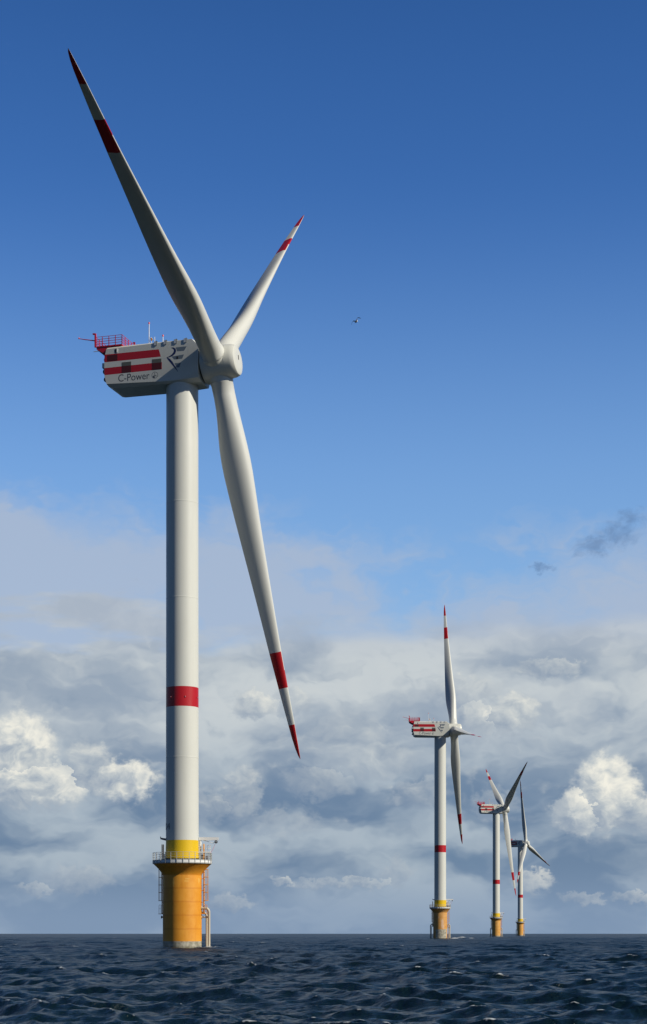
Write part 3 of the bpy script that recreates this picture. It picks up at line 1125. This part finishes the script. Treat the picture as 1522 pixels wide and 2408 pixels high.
def build_sea():
    rng = np.random.default_rng(11)
    r = list(np.geomspace(2.0, 34.0, 22))
    while r[-1] < 1200:
        r.append(r[-1] + max(0.10, r[-1] * 0.0030))
    while r[-1] < 14000:
        r.append(r[-1] * 1.018)
    r += [18000, 24000, 32000]
    r = np.array(r)
    dr = np.gradient(r)
    th = np.concatenate([np.linspace(-17, 17, 620), np.arange(20, 343, 3.0)])
    th = np.radians(th)
    nr, nt = len(r), len(th)
    X = r[:, None] * np.sin(th)[None, :]
    Y = r[:, None] * np.cos(th)[None, :]
    side = np.clip((np.abs(np.where(th > np.pi, th - 2 * np.pi, th)) - R(16)) / R(2), 0, 1)
    fade = (1 - side)[None, :] * np.clip((r - 28) / 8, 0, 1)[:, None]
    H = np.zeros((nr, nt)); DX = np.zeros((nr, nt)); DY = np.zeros((nr, nt)); Jxx = np.zeros((nr, nt)); Jyy = np.zeros((nr, nt)); Jxy = np.zeros((nr, nt))
    lost = np.zeros(nr)
    n = 120
    lam = np.geomspace(0.34, 19.0, n)
    main = R(222)                               # wind from the right, a little from behind the turbines
    for L in lam:
        k = 2 * math.pi / L
        a = 0.047 / k * (1.0 if L < 2.2 else (2.2 / L) ** 0.50)
        spread = 0.38 if L > 3 else 0.62
        t = main + rng.normal(0, spread)
        ph = rng.uniform(0, 2 * math.pi)
        wgt = np.clip(L / dr / 3.0 - 0.35, 0, 1)
        lost += (1 - wgt) * (a * k) ** 2 / 2
        rows = np.nonzero(wgt > 0)[0]
        s = slice(rows[0], rows[-1] + 1)
        cx, cy = math.cos(t), math.sin(t)
        p = k * (X[s] * cx + Y[s] * cy) + ph
        A = a * wgt[s][:, None]
        c, sn = np.cos(p) * A, np.sin(p) * A
        H[s] += c
        q = 1.0
        DX[s] -= q * cx * sn; DY[s] -= q * cy * sn
        Jxx[s] += q * k * cx * cx * c; Jyy[s] += q * k * cy * cy * c; Jxy[s] += q * k * cx * cy * c
    J = (1 - Jxx) * (1 - Jyy) - Jxy ** 2
    # gusts: broken water comes in patches
    patch = np.zeros_like(H)
    for L in np.geomspace(14, 120, 10):
        t = rng.uniform(0, 6.28)
        patch += np.cos(2 * math.pi / L * (X * math.cos(t) + Y * math.sin(t) * 0.6) + rng.uniform(0, 6.28))
    thr = np.quantile(J[(r > 45) & (r < 700)], 0.0016)
    sea_h = H * fade
    foam = np.clip((thr + 0.022 * patch - J) / 0.14, 0, 1) * np.clip((H + 0.02) / 0.12, 0, 1)
    foam *= fade
    # water breaking on the columns
    for bx, by, blobs in BASES:
        d = np.hypot(X - bx, Y - by)
        near = np.exp(-((d - 3.2) / max(0.5, by * 0.0022)) ** 2) * 0.8 * (0.5 + 0.5 * np.sin(np.arctan2(Y - by, X - bx) * 3 + bx))
        for ox, oy, rx, ry, v in blobs:
            near = np.maximum(near, v * np.exp(-((X - bx - ox) / rx) ** 2 - ((Y - by - oy) / ry) ** 2))
        foam = np.maximum(foam, near)
        H += 0.32 * near * min(2.0, by / 300)
    # short breaking crests, each on the top of the wave nearest to its place
    spots = [(-36, 267, 1.7), (16, 99, 1.0), (11.6, 79, 0.8), (8.7, 93, 0.55), (-15.7, 88, 0.7), (-8, 78, 0.5), (-14, 370, 1.6), (10, 283, 1.2), (21, 118, 0.7), (-52, 300, 1.2)]
    for q in range(36):
        rr_ = 2.35 * 4098 / rng.uniform(9, 120)
        spots.append((rr_ * math.tan(R(rng.uniform(-11.5, 11.5))), rr_, rng.uniform(0.3, 0.75) * (1 + rr_ / 260)))
    tx, ty = math.cos(main + math.pi / 2), math.sin(main + math.pi / 2)
    for sx, sy, size in spots:
        ri = np.searchsorted(r, math.hypot(sx, sy))
        lo, hi = max(0, ri - int(4 / dr[ri]) - 2), ri + int(4 / dr[ri]) + 3
        box = np.abs(X[lo:hi] - sx) < 3.0
        if not box.any():
            continue
        hh = np.where(box, H[lo:hi], -9)
        a_, b_ = np.unravel_index(hh.argmax(), hh.shape)
        cx, cy = X[lo + a_, b_], Y[lo + a_, b_]
        ux = (X - cx) * tx + (Y - cy) * ty
        uy = -(X - cx) * ty + (Y - cy) * tx
        wdt = max(0.22 * size, 0.6 * dr[ri])
        bump = np.exp(-(ux / size) ** 2 - (uy / wdt) ** 2)
        foam = np.maximum(foam, 0.8 * bump)
        H += 0.10 * min(size, 1.5) * bump
    X2, Y2, Z2 = X + DX * fade, Y + DY * fade, H * fade
    verts = np.stack([X2, Y2, Z2], -1).reshape(-1, 3)
    verts = np.concatenate([verts, [[0, 0, 0]]])
    i = np.arange(nr - 1)[:, None] * nt
    j = np.arange(nt)[None, :]
    j2 = (np.arange(nt) + 1)[None, :] % nt
    quads = np.stack([i + j, i + nt + j, i + nt + j2, i + j2], -1).reshape(-1, 4)
    tri = np.stack([np.full(nt, nr * nt), np.arange(nt), (np.arange(nt) + 1) % nt], -1)
    me = bpy.data.meshes.new('sea')
    me.vertices.add(len(verts))
    me.vertices.foreach_set('co', verts.astype(np.float32).ravel())
    nl = quads.size + tri.size
    me.loops.add(nl)
    me.loops.foreach_set('vertex_index', np.concatenate([quads.ravel(), tri.ravel()]).astype(np.int32))
    npoly = len(quads) + len(tri)
    me.polygons.add(npoly)
    st = np.concatenate([np.arange(len(quads)) * 4, quads.size + np.arange(len(tri)) * 3]).astype(np.int32)
    me.polygons.foreach_set('loop_start', st)
    me.polygons.foreach_set('use_smooth', np.ones(npoly, dtype=bool))
    me.update(calc_edges=True)
    at = me.attributes.new('foam', 'FLOAT', 'POINT')
    at.data.foreach_set('value', np.append(foam.ravel(), 0).astype(np.float32))
    at = me.attributes.new('chop', 'FLOAT', 'POINT')
    at.data.foreach_set('value', np.append(np.repeat(lost, nt), 0).astype(np.float32))

    m, N, b = principled('sea_water', (0.006, 0.016, 0.028), 0.08)
    tc = N.n('ShaderNodeTexCoord').outputs['Object']
    fo = N.n('ShaderNodeAttribute', attribute_name='foam').outputs['Fac']
    ch = N.n('ShaderNodeAttribute', attribute_name='chop').outputs['Fac']
    fn = N.noise(tc, 3.2, 6.0, 0.7)
    f = N.sst(N.add(fo, N.mul(N.sub(fn, 0.5), 2.2)), 0.40, 0.95)
    f = N.mul(f, N.sst(fo, 0.02, 0.25))
    mp = N.n('ShaderNodeMapping')
    N.set(mp.inputs[0], tc)
    mp.inputs['Scale'].default_value = (1.0, 0.8, 1.0)
    hh = N.add(N.mul(N.noise(mp.outputs[0], 2.6, 5.0, 0.62), N.lin(N.noise(tc, 0.07, 3.0, 0.6), 0.35, 0.65, 0.45, 1.35)), N.mul(f, 0.5))
    bp = N.n('ShaderNodeBump')
    bp.inputs['Strength'].default_value = 1.0
    bp.inputs['Distance'].default_value = 0.28
    N.set(bp.inputs['Height'], hh)
    # deep water under a surface whose mirror is weakened, as through a polarising filter
    deep = N.n('ShaderNodeBsdfDiffuse')
    N.set(deep.inputs['Color'], (0.0045, 0.015, 0.020))
    N.set(deep.inputs['Normal'], bp.outputs[0])
    gl = N.n('ShaderNodeBsdfPrincipled')
    gl.inputs['Base Color'].default_value = (0.004, 0.013, 0.017, 1)
    gl.inputs['IOR'].default_value = 1.33
    N.set(gl.inputs['Normal'], bp.outputs[0])
    N.set(gl.inputs['Roughness'], N.m('MINIMUM', N.add(0.06, N.mul(N.m('SQRT', N.mul(ch, 1.6)), 0.8)), 0.32))
    mx = N.n('ShaderNodeMixShader')
    mx.inputs[0].default_value = 0.74
    N.t.links.new(deep.outputs[0], mx.inputs[1])
    N.t.links.new(gl.outputs[0], mx.inputs[2])
    white = N.n('ShaderNodeBsdfDiffuse')
    N.set(white.inputs['Color'], (0.62, 0.66, 0.68))
    mx2 = N.n('ShaderNodeMixShader')
    N.set(mx2.inputs[0], N.mul(f, 0.85))
    N.t.links.new(mx.outputs[0], mx2.inputs[1])
    N.t.links.new(white.outputs[0], mx2.inputs[2])
    N.t.nodes.remove(b)
    out = next(nd for nd in N.t.nodes if nd.bl_idname == 'ShaderNodeOutputMaterial')
    N.t.links.new(mx2.outputs[0], out.inputs[0])
    me.materials.append(m)
    o = obj('sea', me)
    tag(o, kind='structure')


build_sea()


# ------------------------------------------------------------------ gull
def build_gull():
    b = MB()
    def mat(name, c): return principled(name, c, 0.7)[0]
    WB, DK, GR = mat('white_feathers', (0.9, 0.9, 0.87)), mat('dark_feathers', (0.035, 0.03, 0.03)), mat('brown_grey_feathers', (0.22, 0.17, 0.14))
    BK = mat('yellow_bill', (0.5, 0.3, 0.03))
    n = 14
    # body along x, tail at -x, bill at +x
    secs = [(-0.34, 0.012, 0.08, 0.02), (-0.27, 0.022, 0.07, 0.02), (-0.18, 0.065, 0.07, 0.005), (-0.06, 0.10, 0.10, -0.012), (0.06, 0.105, 0.105, -0.012), (0.15, 0.08, 0.08, 0.006),
            (0.20, 0.045, 0.044, 0.022), (0.245, 0.05, 0.046, 0.03), (0.285, 0.038, 0.034, 0.028), (0.305, 0.015, 0.014, 0.024), (0.345, 0.008, 0.006, 0.015), (0.36, 0.002, 0.002, 0.01)]
    rr = [[(x, wy * math.cos(2 * math.pi * j / n), z + wz * math.sin(2 * math.pi * j / n)) for j in range(n)] for x, wz, wy, z in secs]
    b.rings(rr, [WB] * 8 + [BK] * 3)
    # wings held in a flat M: up to the wrist, then drooping to the tip; lofts rooted inside the body
    for sd in (-1, 1):
        st = [(0.02, 0.0, 0.02, 0.19, 0.024), (0.11, 0.02, 0.075, 0.19, 0.018), (0.21, 0.05, 0.15, 0.18, 0.014), (0.29, 0.06, 0.185, 0.17, 0.012),
              (0.40, 0.03, 0.155, 0.15, 0.01), (0.52, -0.02, 0.08, 0.12, 0.007), (0.61, -0.07, 0.01, 0.07, 0.004), (0.66, -0.11, -0.035, 0.012, 0.002)]
        w = []
        for y, x, z, c, t in st:
            w.append([(x + c * 0.5 * math.cos(2 * math.pi * j / 12), sd * y, z + t * math.sin(2 * math.pi * j / 12)) for j in range(12)])
        b.rings(w, [WB, GR, GR, DK, DK, DK, DK])
    o = obj('gull', b.mesh('gull', 60))
    tag(o, 'small gull gliding against the blue sky to the right of the big rotor', 'bird')
    o.location = (3.95, 210.0, CAM_H + 73.8)
    # flying away to the left, banked so that the right wing is raised
    o.matrix_basis = Matrix.Translation(o.location) @ Matrix.Rotation(R(-39), 4, 'Y') @ Matrix.Rotation(R(4), 4, 'X') @ Matrix.Rotation(R(-74), 4, 'Z') @ Matrix.Scale(1.25, 4)


build_gull()
